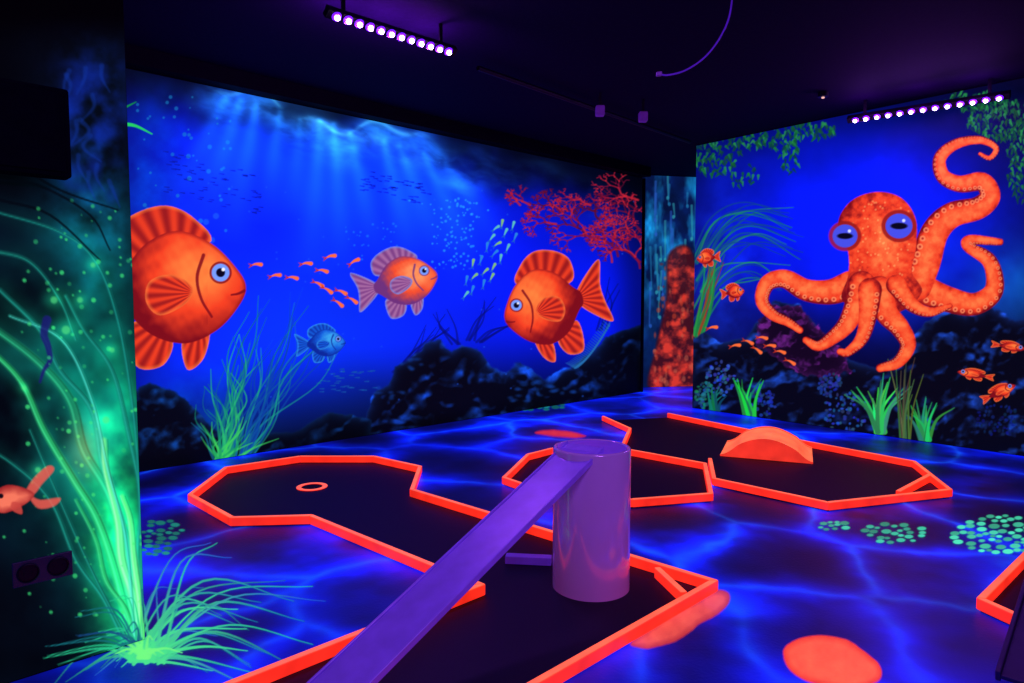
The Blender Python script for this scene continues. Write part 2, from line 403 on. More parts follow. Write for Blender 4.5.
def dart(cv, x, y, L, ang, col, col2=None):
    a = math.radians(ang); c, s = math.cos(a), -math.sin(a)
    cv.stroke([(x-c*L*.5, y-s*L*.5), (x, y-.1*L*abs(c)), (x+c*L*.5, y+s*L*.5)], L*.04, L*.2, col, 1., .9, n=4)
    px, py = -s, c
    cv.stroke([(x-c*L*.45, y-s*L*.45), (x-c*L*.72+px*L*.2, y-s*L*.72+py*L*.2)], L*.08, L*.03, col2 or col, 1., .9, n=2)
    cv.stroke([(x-c*L*.45, y-s*L*.45), (x-c*L*.72-px*L*.2, y-s*L*.72-py*L*.2)], L*.08, L*.03, col2 or col, 1., .9, n=2)
def strands(cv, base, tips, w, cols, seed, n=30, spread=8, wob=14, glow=None, a=.9):
    r = np.random.RandomState(seed)
    for k in range(n):
        t = tips[r.randint(len(tips))]; tx = t[0]+r.uniform(-spread, spread)*1.6; ty = t[1]+r.uniform(-spread, spread)*2
        bx = base[0]+r.uniform(-spread, spread); by = base[1]
        p1 = (bx*.72+tx*.28+r.uniform(-wob, wob)*.6, by*.66+ty*.34); p2 = (bx*.35+tx*.65+r.uniform(-wob, wob), by*.3+ty*.7)
        cv.stroke([(bx, by), p1, p2, (tx, ty)], w*r.uniform(.7, 1.2), .35, cols[r.randint(len(cols))], a*r.uniform(.6, 1), 1., n=6, glow=glow)
def rocks(cv, pts, dark=(4, 5, 16), hi=(22, 40, 130), seed=3, sc=26, amt=1.):
    i, sd = cv.poly(pts, 0, 6)
    x, y = cv.X[i], cv.Y[i]
    qx = x+18*fbm(x, y, sc*1.3, seed+20); qy = y+18*fbm(x, y, sc*1.3, seed+30)
    n = fbm(qx, qy*1.2, sc, seed, 3); ndn = fbm(qx-2., qy*1.2-4., sc, seed, 3); n3 = fbm(x, y, sc*.45, seed+9, 4)
    lit = np.clip((n-ndn)*9, 0, 1)*np.clip((n3-.26)*2, 0, 1)      # airbrushed blue upper facets
    g = np.exp(-np.clip(sd+5*(n3-.5), 0, 99)/4.)*.45
    col = rgb(dark)+rgb(hi)*((lit*1.+g)*amt)[:, None]
    cv.over(i, col, np.clip((sd+8*(n3-.5))/2.2+.5, 0, 1))

# ------------------------------------------------------------------ LONG MURAL
pxs = np.linspace(40, 641, 860)
sA = np.array([s_of_px(A0, dA, x) for x in pxs]); sA = sA[sA > sA0+.02]; sA = np.clip(sA, None, sA1-.001)
zA = np.linspace(.006, 3.445, 540)
V = wall_grid(A0, dA, nA, sA, zA, .004); cv = Canvas(*trace(V)); X, Y = cv.X, cv.Y
n1 = fbm(X, Y, 60, 1); n2 = fbm(X, Y, 22, 4); n4 = fbm(X*.7, Y, 90, 77, 3)
ytop = 68+.227*(X-125); ybot = 472-.16*(X-140)
v = (Y-ytop)/(ybot-ytop)
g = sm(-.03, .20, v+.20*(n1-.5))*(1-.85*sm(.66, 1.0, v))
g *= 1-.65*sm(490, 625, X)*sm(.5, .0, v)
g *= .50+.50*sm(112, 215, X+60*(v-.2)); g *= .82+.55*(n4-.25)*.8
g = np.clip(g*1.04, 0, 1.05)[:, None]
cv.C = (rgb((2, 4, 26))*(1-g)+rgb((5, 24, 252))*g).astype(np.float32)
k = np.exp(-((X-300)/150)**2-((Y-330)/100)**2)*.22; cv.C += rgb((10, 120, 30))*k[:, None]
cv.C += (rgb((0, 50, 70))*(np.exp(-((X-150)/40)**2-((Y-170)/80)**2)*n2*1.2)[:, None])
cv.C += (rgb((0, 60, 70))*(np.exp(-((X-200)/50)**2-((Y-415)/40)**2)*n2*1.1)[:, None])
# water surface (painted)
ysurf = 97+.25*(X-240)+9*np.sin(X/23.)+5*np.sin(X/9.+1)
band = np.exp(-((Y-ysurf-12)/20)**2)*sm(175, 230, X)*(1-.8*sm(430, 540, X))
st = fbm(X+26*n1, (Y-.24*X)*2.2+20*n2, 44, 21, 5); band2 = band*np.clip((st-.34)*3, 0, 1.3)
cv.C += rgb((26, 84, 150))*band2[:, None]
cr = np.exp(-((Y-ysurf)/2.6)**2)*sm(200, 240, X)*(1-sm(400, 450, X))*np.clip((st-.3)*3, 0, 1)
cv.C += rgb((50, 110, 90))*cr[:, None]*.6
cv.C += rgb((6, 38, 60))*(np.exp(-((Y-ysurf-45)/55)**2)*sm(170, 240, X)*(1-sm(430, 530, X)))[:, None]
for cx, cy, rx, ry, a in [(258,110,26,8,.35),(312,122,30,9,.4),(365,140,34,9,.5),(415,160,30,7,.35),(290,104,45,6,.3),(340,132,60,5,.35)]:
    i = cv.box(cx-120, cy-50, cx+120, cy+50); x = X[i]; y = Y[i]-.2*(X[i]-cx)-14*(n1[i]-.5)*2
    cv.add(i, rgb((44, 110, 170)), np.exp(-((x-cx)/rx)**2-((y-cy)/ry)**2)*a*(.3+1.1*st[i]))
for x0, y0, x1, y1, w, a in [(226,98,168,216,10,.34),(240,102,196,232,11,.40),(256,106,232,244,10,.40),(280,112,264,226,8,.32),(320,122,310,276,9,.40),
      (334,124,342,270,8,.36),(350,132,378,262,8,.38),(384,142,414,268,9,.40),(400,146,442,262,9,.38),(424,154,474,262,8,.34),(446,164,506,252,8,.26),(300,120,294,216,7,.26)]:
    i, D, T_, S, W = cv.field([(x0, y0), (x1, y1)], w*.4, w*2.0, 26, 3)
    cv.add(i, rgb((22, 84, 130)), np.exp(-(D/W)**2)*a*1.35*np.clip(1-T_, 0, 1)**.75)
# far shoals of tiny dark fish
for _ in range(70):
    x = R.uniform(165, 262); y = 150+.25*(x-165)+R.uniform(0, 42)
    cv.stroke([(x-2.2, y), (x+2.2, y+.6)], .4, .8, (6, 20, 150), .6, .8, n=2)
for _ in range(50):
    x = R.uniform(362, 432); y = 168+.25*(x-362)+R.uniform(0, 22); cv.stroke([(x-2, y), (x+2, y+.6)], .4, .8, (6, 16, 130), .6, .8, n=2)
for _ in range(36):
    x = R.uniform(318, 380); y = R.uniform(368, 392); cv.stroke([(x-2, y), (x+2, y)], .4, .8, (20, 90, 160), .6, .8, n=2)
# dim plants behind
for bx, by, tx, ty in [(395,372,430,330),(400,372,448,325),(470,340,490,300),(478,342,520,318),(455,344,440,310),(600,330,612,285)]:
    for k in range(4): cv.stroke([(bx+R.uniform(-6,6), by), ((bx+tx)/2+R.uniform(-8,8), (by+ty)/2), (tx+R.uniform(-8,8), ty+R.uniform(-8,8))], 1.2, .4, (4, 12, 110), .6)
rocks(cv, [(362,430),(366,412),(376,392),(388,384),(394,366),(410,358),(424,345),(440,341),(452,352),(462,346),(480,352),(492,368),(506,372),(520,362),(545,378),(560,372),
           (580,360),(596,352),(606,338),(620,330),(645,322),(660,460),(362,480)], hi=(16, 72, 200), seed=3)
rocks(cv, [(30,395),(120,398),(150,384),(172,392),(186,398),(200,414),(216,430),(250,440),(300,428),(330,412),(372,420),(372,500),(30,520)], (3, 6, 20), (10, 60, 130), seed=31)
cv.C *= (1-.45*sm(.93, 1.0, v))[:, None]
i = cv.box(560, 100, 660, 420); cv.C[i] *= (1-.5*sm(600, 642, X[i]))[:, None]  # right end darkened towards the corner, shadow put into the paint
# blue-lit stone tips
for x, y in [(392,392),(408,364),(545,392),(520,398),(560,388),(530,386)]:
    for k in range(7): cv.disc(x+R.uniform(-14,14), y+R.uniform(-6,6), R.uniform(1.5,4), R.uniform(1,2.2), (20, 80, 190), .35, 2.)
# pale feathery weed on the rocks
for k in range(26):
    t = k/25.; x = 575+34*t; y = 368-42*t**1.4
    for s in (-1, 1): cv.stroke([(x, y), (x+s*7*(1-t*.5)-2, y-5)], .9, .4, (36, 110, 170), .6, n=2)
# green and teal grass
strands(cv, (226, 466), [(215,400),(222,370),(245,330),(262,300),(205,420),(252,350)], 1.4, [(20,150,110),(40,190,110),(15,100,130)], 5, 28, 9, 16)
strands(cv, (240, 466), [(300,292),(318,330),(285,330),(290,370),(330,352),(272,350)], 1.2, [(26,160,130),(15,110,140),(10,70,160)], 6, 24, 7, 20)
strands(cv, (222, 466), [(210,440),(230,425),(250,435),(262,440)], 1.8, [(60,210,90),(20,150,90)], 8, 22, 12, 4)
# bubbles
for _ in range(60):
    x = R.uniform(136, 232); y = R.uniform(96, 270); r_ = R.uniform(.7, 2.4); cv.disc(x, y, r_, r_, (24, 150, 200), .5, .9)
cv.stroke([(124,124),(136,126),(152,134)], 2., .6, (40, 230, 90), .9); cv.stroke([(124,108),(136,102)], 1.2, .5, (20, 170, 60), .8)
for _ in range(110):
    x = R.normal(455, 14); y = R.uniform(198, 270); r_ = R.uniform(.5, 1.4); cv.disc(x, y, r_, r_, (40, 160, 240), .65, .9)
for _ in range(36):
    x = R.uniform(345, 400); y = R.uniform(220, 262); r_ = R.uniform(.6, 1.4); cv.disc(x, y, r_, r_, (25, 120, 230), .6, .9)
for _ in range(60):
    x = R.uniform(200, 640); y = R.uniform(160, 400); cv.disc(x, y, .9, .9, (30, 90, 230), .5, .9)
for x, y in [(206,222),(216,216),(212,240)]: cv.disc(x, y, 3, 3, (30, 100, 250), .6, 1.2)
# coral across the top right
def branch(cv, x, y, a, L, w, dep, r, cols):
    ex = x+L*math.cos(a); ey = y-L*math.sin(a)*.8
    cv.stroke([(x, y), ((x+ex)/2+r.uniform(-1.5,1.5), (y+ey)/2+r.uniform(-1.5,1.5)), (ex, ey)], w, w*.75, cols[r.randint(len(cols))], .8, 1.1, n=3)
    if dep:
        for s in (-1, 1) if r.rand() < .9 else (1,): branch(cv, ex, ey, a+s*r.uniform(.3, .8), L*r.uniform(.64, .88), max(w*.78, .55), dep-1, r, cols)
r = np.random.RandomState(12)
cD = [(96,10,40),(120,14,50)]; cH = [(180,24,50),(200,36,52),(140,16,54)]
for x, y, a, L, d in [(640,230,2.0,16,5),(640,262,2.3,16,5),(618,256,2.0,14,5),(585,236,2.2,13,5),(640,210,2.6,15,4),(560,212,2.4,11,5),(600,220,2.0,12,5)]: branch(cv, x, y, a, L, 1.3, d, r, cD)
for x, y, a, L, d in [(641,240,2.4,17,6),(622,250,2.2,15,6),(600,240,2.7,15,5),(556,224,2.9,11,5),(638,200,2.8,14,5),(590,205,2.5,12,5),(640,268,1.9,15,5),(612,262,1.7,12,5),(530,205,2.6,9,4),(575,225,2.0,11,5),(520,205,2.0,8,4)]:
    branch(cv, x, y, a, L, 1.15, d, r, cH)
# shoals of small fish
for x, y, a in [(256,265,5),(275,276,10),(292,278,-5),(306,264,5),(330,257,15),(322,271,-8),(318,284,-25),(327,290,-30),(341,292,-20),(352,300,-30),(354,262,30),(338,303,-35)]:
    dart(cv, x, y, 10, a, (255, 110, 60), (200, 50, 40))
done = []
for _ in range(600):
    t = R.rand(); x = 468+40*t+R.uniform(-8,8); y = 290-60*t**1.15+R.uniform(-12,10)
    if any(abs(x-p[0])+abs(y-p[1]) < 10.5 for p in done): continue
    done.append((x, y)); cc = [(90,190,190),(130,190,120),(40,130,220)][len(done) % 3]
    dart(cv, x, y, 7.5, 58+R.uniform(-25,25), cc, (30, 100, 190))
cv.C = np.clip(cv.C, 0, 1)
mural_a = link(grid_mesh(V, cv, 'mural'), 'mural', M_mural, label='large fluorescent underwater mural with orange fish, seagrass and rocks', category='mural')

def wall_fig(name, P0, d, n, x0, y0, x1, y1, fn, parent, off=.007, step=.7, label=None, mat=M_fig):
    sa, sb = s_of_px(P0, d, x0), s_of_px(P0, d, x1)
    cn = int((x1-x0)/step); ss = np.array([s_of_px(P0, d, x) for x in np.linspace(x0, x1, cn)])
    zs = []
    for s_ in (sa, sb):
        dep = (P0+d*s_)[1]
        for y in (y0, y1): zs.append(EYE+(300-y)/F*dep)
    z = np.linspace(max(min(zs)-.03, .006), min(max(zs)+.03, 3.44), int((y1-y0)/step*1.2))
    V = wall_grid(P0, d, n, ss, z, off); cv = Canvas(*trace(V), opaque=False); fn(cv); cv.C = np.clip(cv.C, 0, 1)
    o = link(grid_mesh(V, cv, name, True), name, mat, parent=parent)
    if label: o['label'] = label
    return o
OR = ((255, 132, 60), (246, 66, 32), (125, 14, 24))
wall_fig('painted_fish', A0, dA, nA, 62, 185, 258, 380, lambda cv: draw_fish(cv, 178, 288, 66, 62, 4, 1, *OR), mural_a, label='big glowing orange painted fish')
wall_fig('painted_fish', A0, dA, nA, 350, 232, 450, 335, lambda cv: draw_fish(cv, 405, 281, 32, 27, 14, 1, (255,150,90), (245,80,45), (110,50,120), (170,110,160), finhot=(110,150,235)), mural_a, label='small orange painted fish with pale blue fins')
wall_fig('painted_fish', A0, dA, nA, 495, 235, 620, 380, lambda cv: draw_fish(cv, 544, 307, 40, 42, -14, -1, *OR), mural_a, label='orange painted fish above the rocks')
wall_fig('painted_fish', A0, dA, nA, 292, 315, 356, 372, lambda cv: draw_fish(cv, 326, 343, 19, 15, 5, 1, (60,170,235), (20,95,215), (10,40,150)), mural_a, label='small cyan painted fish')

# ------------------------------------------------------------------ RIGHT MURAL
pxs = np.linspace(693.5, 1080, 560); sB = np.array([s_of_px(B0, dB, x) for x in pxs]); sB[0] = max(sB[0], .004)
zB = np.linspace(.006, CEIL-.01, 480)
V = wall_grid(B0, dB, nB, sB, zB, .004); cv = Canvas(*trace(V)); X, Y = cv.X, cv.Y
n1 = fbm(X, Y, 55, 61); n2 = fbm(X, Y, 20, 64)
g = np.exp(-(np.abs((X-855)/160)**2.6)-(np.abs((Y-224)/100)**2.6))
g = np.clip(g*(.8+.5*n1)+.10*n2, 0, 1)[:, None]
cv.C = (rgb((3, 4, 24))*(1-g)+rgb((5, 26, 255))*g).astype(np.float32)
cv.C += rgb((10, 90, 110))*(np.exp(-((X-1015)/40)**2-((Y-285)/36)**2)*.9*n1*1.6)[:, None]
cv.C += rgb((10, 80, 80))*(np.exp(-((X-925)/60)**2-((Y-275)/50)**2)*.6*n1)[:, None]
cv.C += rgb((15, 50, 150))*(np.exp(-((X-722)/32)**2-((Y-270)/80)**2)*.8*n2)[:, None]
r = np.random.RandomState(5)
# trailing grass from upper left
for k in range(26):
    y0 = r.uniform(225, 300); x0 = r.uniform(690, 705)
    cv.stroke([(x0, y0+30), (x0+25+r.uniform(-6,6), y0-10), (x0+55, y0-22+r.uniform(-6,6)), (x0+92+r.uniform(-10,10), y0-12+r.uniform(-14,14))], 1.1, .4,
              [(20,140,90),(15,100,110),(40,160,80),(14,70,130)][r.randint(4)], .65)
for k in range(20):
    y0 = r.uniform(330, 350); x0 = r.uniform(693, 700)
    cv.stroke([(x0, y0), (x0+10+r.uniform(-4,4), y0-40), (x0+20+r.uniform(-8,8), y0-75+r.uniform(-10,10))], 1.3, .4, [(20,160,70),(30,120,60),(150,60,30)][r.randint(3)], .8)
rocks(cv, [(685,345),(705,330),(720,345),(745,338),(762,318),(775,300),(800,306),(815,325),(830,345),(850,362),(880,368),(905,350),(925,322),(945,308),(965,316),(990,306),
           (1010,318),(1040,322),(1090,330),(1090,500),(685,500)], (4, 6, 20), (22, 66, 170), seed=71, sc=24)
rocks(cv, [(757,345),(760,318),(770,305),(800,308),(820,330),(845,352),(850,372),(820,380),(785,365)], (18, 5, 28), (80, 24, 90), seed=77, sc=14)
for bx, by, rx, ry, cc in [(722,378,16,18,(50,90,190)),(762,402,14,14,(30,60,160)),(845,412,22,20,(40,80,190)),(830,385,12,12,(35,60,150)),(705,395,10,14,(30,110,130)),(1000,420,24,16,(15,35,110))]:
    for k in range(70):
        a = r.uniform(0, 6.28); q = math.sqrt(r.rand()); cv.disc(bx+q*rx*math.cos(a), by+q*ry*math.sin(a), r.uniform(1, 2), r.uniform(1, 2), tuple(int(v*r.uniform(.5,1.2)) for v in cc), .8, .9)
def leaves(base, n, h, sp, col, seed, w=2.4):
    q = np.random.RandomState(seed)
    for k in range(n):
        a = q.uniform(-sp, sp); L = h*q.uniform(.55, 1); bx = base[0]+q.uniform(-5, 5)
        c2 = tuple(int(v*q.uniform(.5, 1.1)) for v in col)
        cv.stroke([(bx, base[1]), (bx+L*.35*math.sin(a)-1, base[1]-L*.5), (bx+L*math.sin(a), base[1]-L*math.cos(a))], w, .4, tuple(min(255, v) for v in c2), .95, .9)
leaves((750, 418), 14, 44, .5, (40, 205, 90), 1, 2.); leaves((880, 432), 22, 60, .75, (70, 225, 110), 2, 2.6); leaves((925, 440), 15, 48, .7, (50, 195, 100), 3, 2.2)
leaves((905, 440), 14, 84, .22, (90, 110, 60), 4, 1.1); leaves((715, 412), 10, 26, .6, (20, 120, 110), 6, 2)
# hanging leaves
for cx, cy, rx, ry, nn in [(715,150,26,26,150),(765,137,40,12,110),(812,130,24,9,60),(790,156,10,18,40),(1000,118,34,22,170),(1022,160,16,42,130),(975,100,30,10,70),(745,176,16,12,20)]:
    for k in range(nn):
        a = r.uniform(0, 6.28); q = math.sqrt(r.rand()); x = cx+q*rx*math.cos(a); y = cy+q*ry*math.sin(a); b = r.uniform(-2.4, -.6)
        cv.stroke([(x, y), (x+4.*math.cos(b), y-4.*math.sin(b))], 1.35, .4, [(12,90,50),(24,120,55),(8,60,60),(40,150,70),(20,80,40)][r.randint(5)], .8, 1., n=2)
for x, y, a in [(735,346,10),(748,342,-20),(757,350,-35),(770,346,0),(780,352,-10),(790,362,-25),(712,328,10),(762,338,-5)]: dart(cv, x, y, 9, a, (255, 110, 50), (190, 50, 30))
cv.C = np.clip(cv.C, 0, 1)
mural_b = link(grid_mesh(V, cv, 'mural'), 'mural', M_mural, label='fluorescent mural with orange octopus, rocks and green water plants', category='mural')

def octopus(cv):
    hot, mid, dark = rgb((255, 122, 64)), rgb((240, 64, 32)), rgb((120, 12, 20))
    def limb(pts, w0, w1, suck=1, n=8):
        i, D, T, S, W = cv.field(pts, w0, w1, 3, n)
        q = np.clip(D/np.maximum(W, .5), 0, 1); sgn = S/np.maximum(W, .5)*suck
        nn = fbm(cv.X[i], cv.Y[i], 5, 90, 3)
        k = np.clip(.85-.75*q**2+.25*sgn*-1+.7*(nn-.5), 0, 1)[:, None]
        col = np.where(k > .5, mid*(2-2*k)+hot*(2*k-1), dark*(1-2*k)+mid*2*k)
        cv.over(i, col, np.clip(W-D+.5, 0, 1))
        P = cat(pts, n); L = np.r_[0, np.cumsum(np.linalg.norm(np.diff(P, axis=0), axis=1))]; s = 4
        while s < L[-1]-2:
            k = np.searchsorted(L, s)-1; t = (s-L[k])/(L[k+1]-L[k]); p = P[k]*(1-t)+P[k+1]*t; d = unit(P[k+1]-P[k]); w = w0+(w1-w0)*s/L[-1]
            nv = np.array([-d[1], d[0]])*suck; c = p+nv*w*.62; rr = max(.8, w*.2)
            cv.disc(c[0], c[1], rr, rr, (255, 150, 95), .8, .8); cv.disc(c[0], c[1], rr*.45, rr*.45, (170, 36, 30), .8, .8)
            s += rr*2.5+.6
    # far arms
    limb([(905,278),(925,290),(950,300),(975,304),(994,290),(990,262),(968,246),(972,240),(1000,242)], 16, 3.5, 1)
    limb([(915,285),(925,262),(935,232),(952,215),(978,208),(990,196),(982,182),(960,184),(943,176),(940,158),(956,144),(980,140),(996,148),(990,158),(980,154)], 17, 1.8, -1)
    limb([(850,285),(830,292),(806,290),(785,279),(768,283),(762,300),(772,314),(788,322),(800,330)], 14, 3.5, -1)
    # mantle
    body = [(838,225),(846,206),(862,195),(884,192),(904,200),(916,220),(916,248),(912,272),(922,292),(900,312),(868,314),(842,300),(848,276),(848,252)]
    i, sd = cv.poly(body, 6, 4)
    x = (cv.X[i]-880)/44; y = (cv.Y[i]-245)/62; nn = fbm(cv.X[i], cv.Y[i], 5, 95, 4)
    k = np.clip(1.0-.75*np.hypot(x-.1, y)+.8*(nn-.5), 0, 1)[:, None]
    col = np.where(k > .5, mid*(2-2*k)+hot*(2*k-1), dark*(1-2*k)+mid*2*k)
    cv.over(i, col, np.clip(sd+.5, 0, 1)*1.)
    q = np.random.RandomState(2)
    for _ in range(70):
        x = q.uniform(850, 910); y = q.uniform(200, 300); cv.disc(x, y, 1, 1, (255, 190, 110), .5, .8)
    # near arms
    limb([(862,285),(856,305),(846,325),(832,338),(818,346),(806,340)], 14, 3.5, 1)
    limb([(880,290),(886,312),(900,328),(908,345),(898,362),(880,368)], 14, 4, 1)
    limb([(870,290),(868,315),(862,338),(848,352),(840,352)], 12, 3.5, -1)
    limb([(896,285),(912,305),(930,312),(950,306)], 10, 2.5, 1)
    # plain eyes with bar pupils
    for ex, ey, rr in [(845,236,12.5),(899,226,13.5)]:
        cv.disc(ex, ey, rr*1.3, rr*1.2, (150, 26, 24), .9, 1.5); cv.disc(ex, ey, rr, rr*.92, (70, 80, 225)); cv.disc(ex, ey, rr*.62, rr*.24, (5, 5, 25)); cv.disc(ex+rr*.35, ey-rr*.4, 1.6, 1.6, (220, 230, 255))
wall_fig('painted_octopus', B0, dB, nB, 745, 128, 1020, 382, octopus, mural_b, label='glowing orange painted octopus with curling arms')
def orf(cx, cy, L, H, ang, face): return lambda cv: draw_fish(cv, cx, cy, L, H, ang, face, *OR)
for cx, cy, L, H, an, fc in [(1012,347,13,4.5,-8,1),(972,374,14,4.5,10,-1),(1002,391,14,6,25,1),(735,292,9,7,10,1),(706,258,9,7,-5,-1)]:
    wall_fig('painted_fish', B0, dB, nB, cx-L*1.9, cy-H*2-6, cx+L*1.9, cy+H*2+6, orf(cx, cy, L, H, an, fc), mural_b, label='small orange painted fish', step=.5)

# ------------------------------------------------------------------ CORNER MURAL
ss = np.linspace(-.05, np.linalg.norm(C1-C0)+.4, 150); zz = np.linspace(.006, CEIL-.01, 420)
V = wall_grid(C0, dC, nC, ss, zz, .004); cv = Canvas(*trace(V)); X, Y = cv.X, cv.Y
n1 = fbm(X*1.6, Y*.7, 16, 5); n2 = fbm(X, Y, 14, 9)
c = rgb((4, 12, 40))+rgb((16, 120, 140))*(np.clip(n1-.36, 0, 1)*2.6*np.exp(-((Y-235)/80)**2))[:, None]+rgb((4, 20, 60))*n2[:, None]
cv.C = c.astype(np.float32)
for k in range(26):
    x = R.uniform(644, 692); y = R.uniform(172, 300); L = R.uniform(10, 44); cc = [(50,160,170),(30,120,170),(40,90,190)][R.randint(3)]
    cv.stroke([(x, y), (x+R.uniform(-1.5,1.5), y+L)], 1.2, .5, cc, .55, n=2); cv.disc(x, y+L, 1.4, 2., cc, .7, .9)
i, sd = cv.fill([(668,255),(690,248),(700,300),(700,390),(650,390),(655,350),(666,300)], (70, 14, 24), .9, 3)
n5 = fbm(cv.X[i], cv.Y[i], 9, 41); cv.add(i, rgb((150, 40, 14)), np.clip((n5-.42)*3.2, 0, 1)*np.clip(sd/3, 0, 1))
for k in range(60):
    x = R.uniform(654, 696); y = R.uniform(258, 384); cv.disc(x, y, R.uniform(.8, 2.2), R.uniform(1.2, 3.4), [(215,70,40),(120,24,30),(190,96,70)][R.randint(3)], .5, 1.2)
cv.C = np.clip(cv.C, 0, 1)
link(grid_mesh(V, cv, 'mural'), 'mural', M_mural, label='narrow mural of blue waterfall above an orange trunk', category='mural')

# ------------------------------------------------------------------ LEFT PARTITION MURAL
ss = np.linspace(.002, 1.5, 420); zz = np.linspace(.006, CEIL-.01, 760)
V = wall_grid(E0, -dA, nE, ss, zz, .004); cv = Canvas(*trace(V)); X, Y = cv.X, cv.Y
n1 = fbm(X, Y, 60, 15); n2 = fbm(X, Y, 22, 19)
c = rgb((2, 4, 11))+rgb((2, 7, 18))*n1[:, None]
c = c+rgb((4, 120, 92))*(np.exp(-((X-98)/46)**2-((Y-395)/170)**2)*np.clip(n1*2.-.4, 0, 2))[:, None]
c = c+rgb((16, 160, 64))*(np.exp(-((X-120)/28)**2-((Y-540)/130)**2)*np.clip(n2*1.9-.35, 0, 2))[:, None]
c = c+rgb((6, 80, 70))*(np.exp(-((X-30)/40)**2-((Y-400)/130)**2)*np.clip(n1*1.7-.45, 0, 2))[:, None]
c = c+rgb((4, 60, 76))*(np.exp(-((X-95)/40)**2-((Y-225)/70)**2)*np.clip(n2*1.8-.35, 0, 2))[:, None]
c = c+rgb((10, 34, 150))*(np.exp(-((X-92)/34)**2-((Y-115)/66)**2)*np.clip(n2*2.4-.6, 0, 2))[:, None]
cv.C = c.astype(np.float32)
for k in range(24):     # faint blue painted shapes
    x = R.uniform(56, 122); y = R.uniform(50, 200); cv.disc(x, y, R.uniform(5, 14), R.uniform(4, 12), (12, 40, 150), R.uniform(.14, .4), 6)
for k in range(12):
    x = R.uniform(66, 120); y = R.uniform(60, 190); cv.stroke([(x, y), (x+R.uniform(-10,10), y+12), (x+R.uniform(-14,14), y+26)], 2.4, .6, (16, 56, 165), .4, 2.)
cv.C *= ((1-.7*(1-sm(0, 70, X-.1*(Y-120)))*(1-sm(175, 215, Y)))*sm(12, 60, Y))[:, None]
G1, G2, G3 = (44, 190, 104), (18, 116, 104), (120, 240, 130)
for pts, w0, w1, cc, gg in [([(138,650),(132,580),(112,500),(84,450),(70,400),(36,360),(-20,318)],7.5,3.0,(26,130,90),.35),
   ([(142,650),(136,600),(128,540),(104,470),(92,410),(60,370),(40,330),(0,290)],4.2,1.8,G2,.25),
   ([(134,650),(118,580),(98,520),(74,480),(44,430),(20,380),(-20,340)],5.6,2.,G1,.35),
   ([(144,650),(137,570),(141,500),(128,430),(112,370),(84,330),(66,296)],3.4,1.3,G2,.25),
   ([(130,655),(104,600),(76,560),(50,500),(10,462),(-30,440)],2.4,1.,G2,.15),
   ([(140,650),(134,600),(122,560),(118,520),(106,470),(104,440)],6.5,2.2,G3,.45),
   ([(143,650),(141,610),(134,560),(130,520),(122,496)],5.5,1.5,G3,.4),
   ([(138,650),(126,610),(106,580),(96,540),(76,500)],3.8,1.2,G1,.25),
   ([(136,650),(126,540),(108,470),(92,400),(62,340),(10,316)],2.,.9,(60,210,180),.15),
   ([(-10,250),(30,262),(60,300),(76,340)],1.8,.9,G2,.1),([(128,640),(94,575),(60,500),(30,430)],1.6,.8,G2,.1),
   ([(145,655),(139,480),(132,400),(118,320),(96,262),(60,232),(-10,210)],2.0,.9,(16,120,110),.12)]:
    cv.stroke(pts, w0, w1, cc, .8, 3.2, glow=(13, (8, 100, 64), gg), n=9)
    cv.stroke([(x-w0*.3, y) for x, y in pts], w0*.25, w1*.2, tuple(min(255, int(v*1.5+20)) for v in cc), .5, 1.6, n=9)
    cv.stroke([(x+w0*.55, y) for x, y in pts], w0*.18, w1*.15, (6, 50, 40), .45, 1.4, n=9)
for pts in [[(0,180),(40,186),(90,215),(110,250)],[(0,200),(50,215),(100,260)],[(10,160),(60,190),(118,210)]]: cv.stroke(pts, 1.6, .8, (2, 6, 14), .7)
cv.stroke([(47,320),(44,334),(48,346),(50,360),(44,370),(40,382)], 4.5, 1.2, (26, 24, 110), .85, 1.5)
for _ in range(150):
    x = R.normal(80, 34); y = R.uniform(200, 620); q = R.uniform(.5, 2.4); cv.disc(x, y, q, q, (60, 225, 120), R.uniform(.3,.8), 1.3)
for x, y, q in [(66,330,6),(80,300,4),(93,265,3.5),(24,388,3),(54,300,5),(106,420,5),(112,350,3.5),(38,470,4)]:
    cv.disc(x, y, q*2, q*2, (20, 140, 80), .5, mode='glow'); cv.disc(x, y, q*.7, q*.7, (90, 230, 130), .6, 2)
cv.C += rgb((150, 40, 10))*(np.exp(-((X-85)/16)**2-((Y-450)/26)**2)*.45)[:, None]
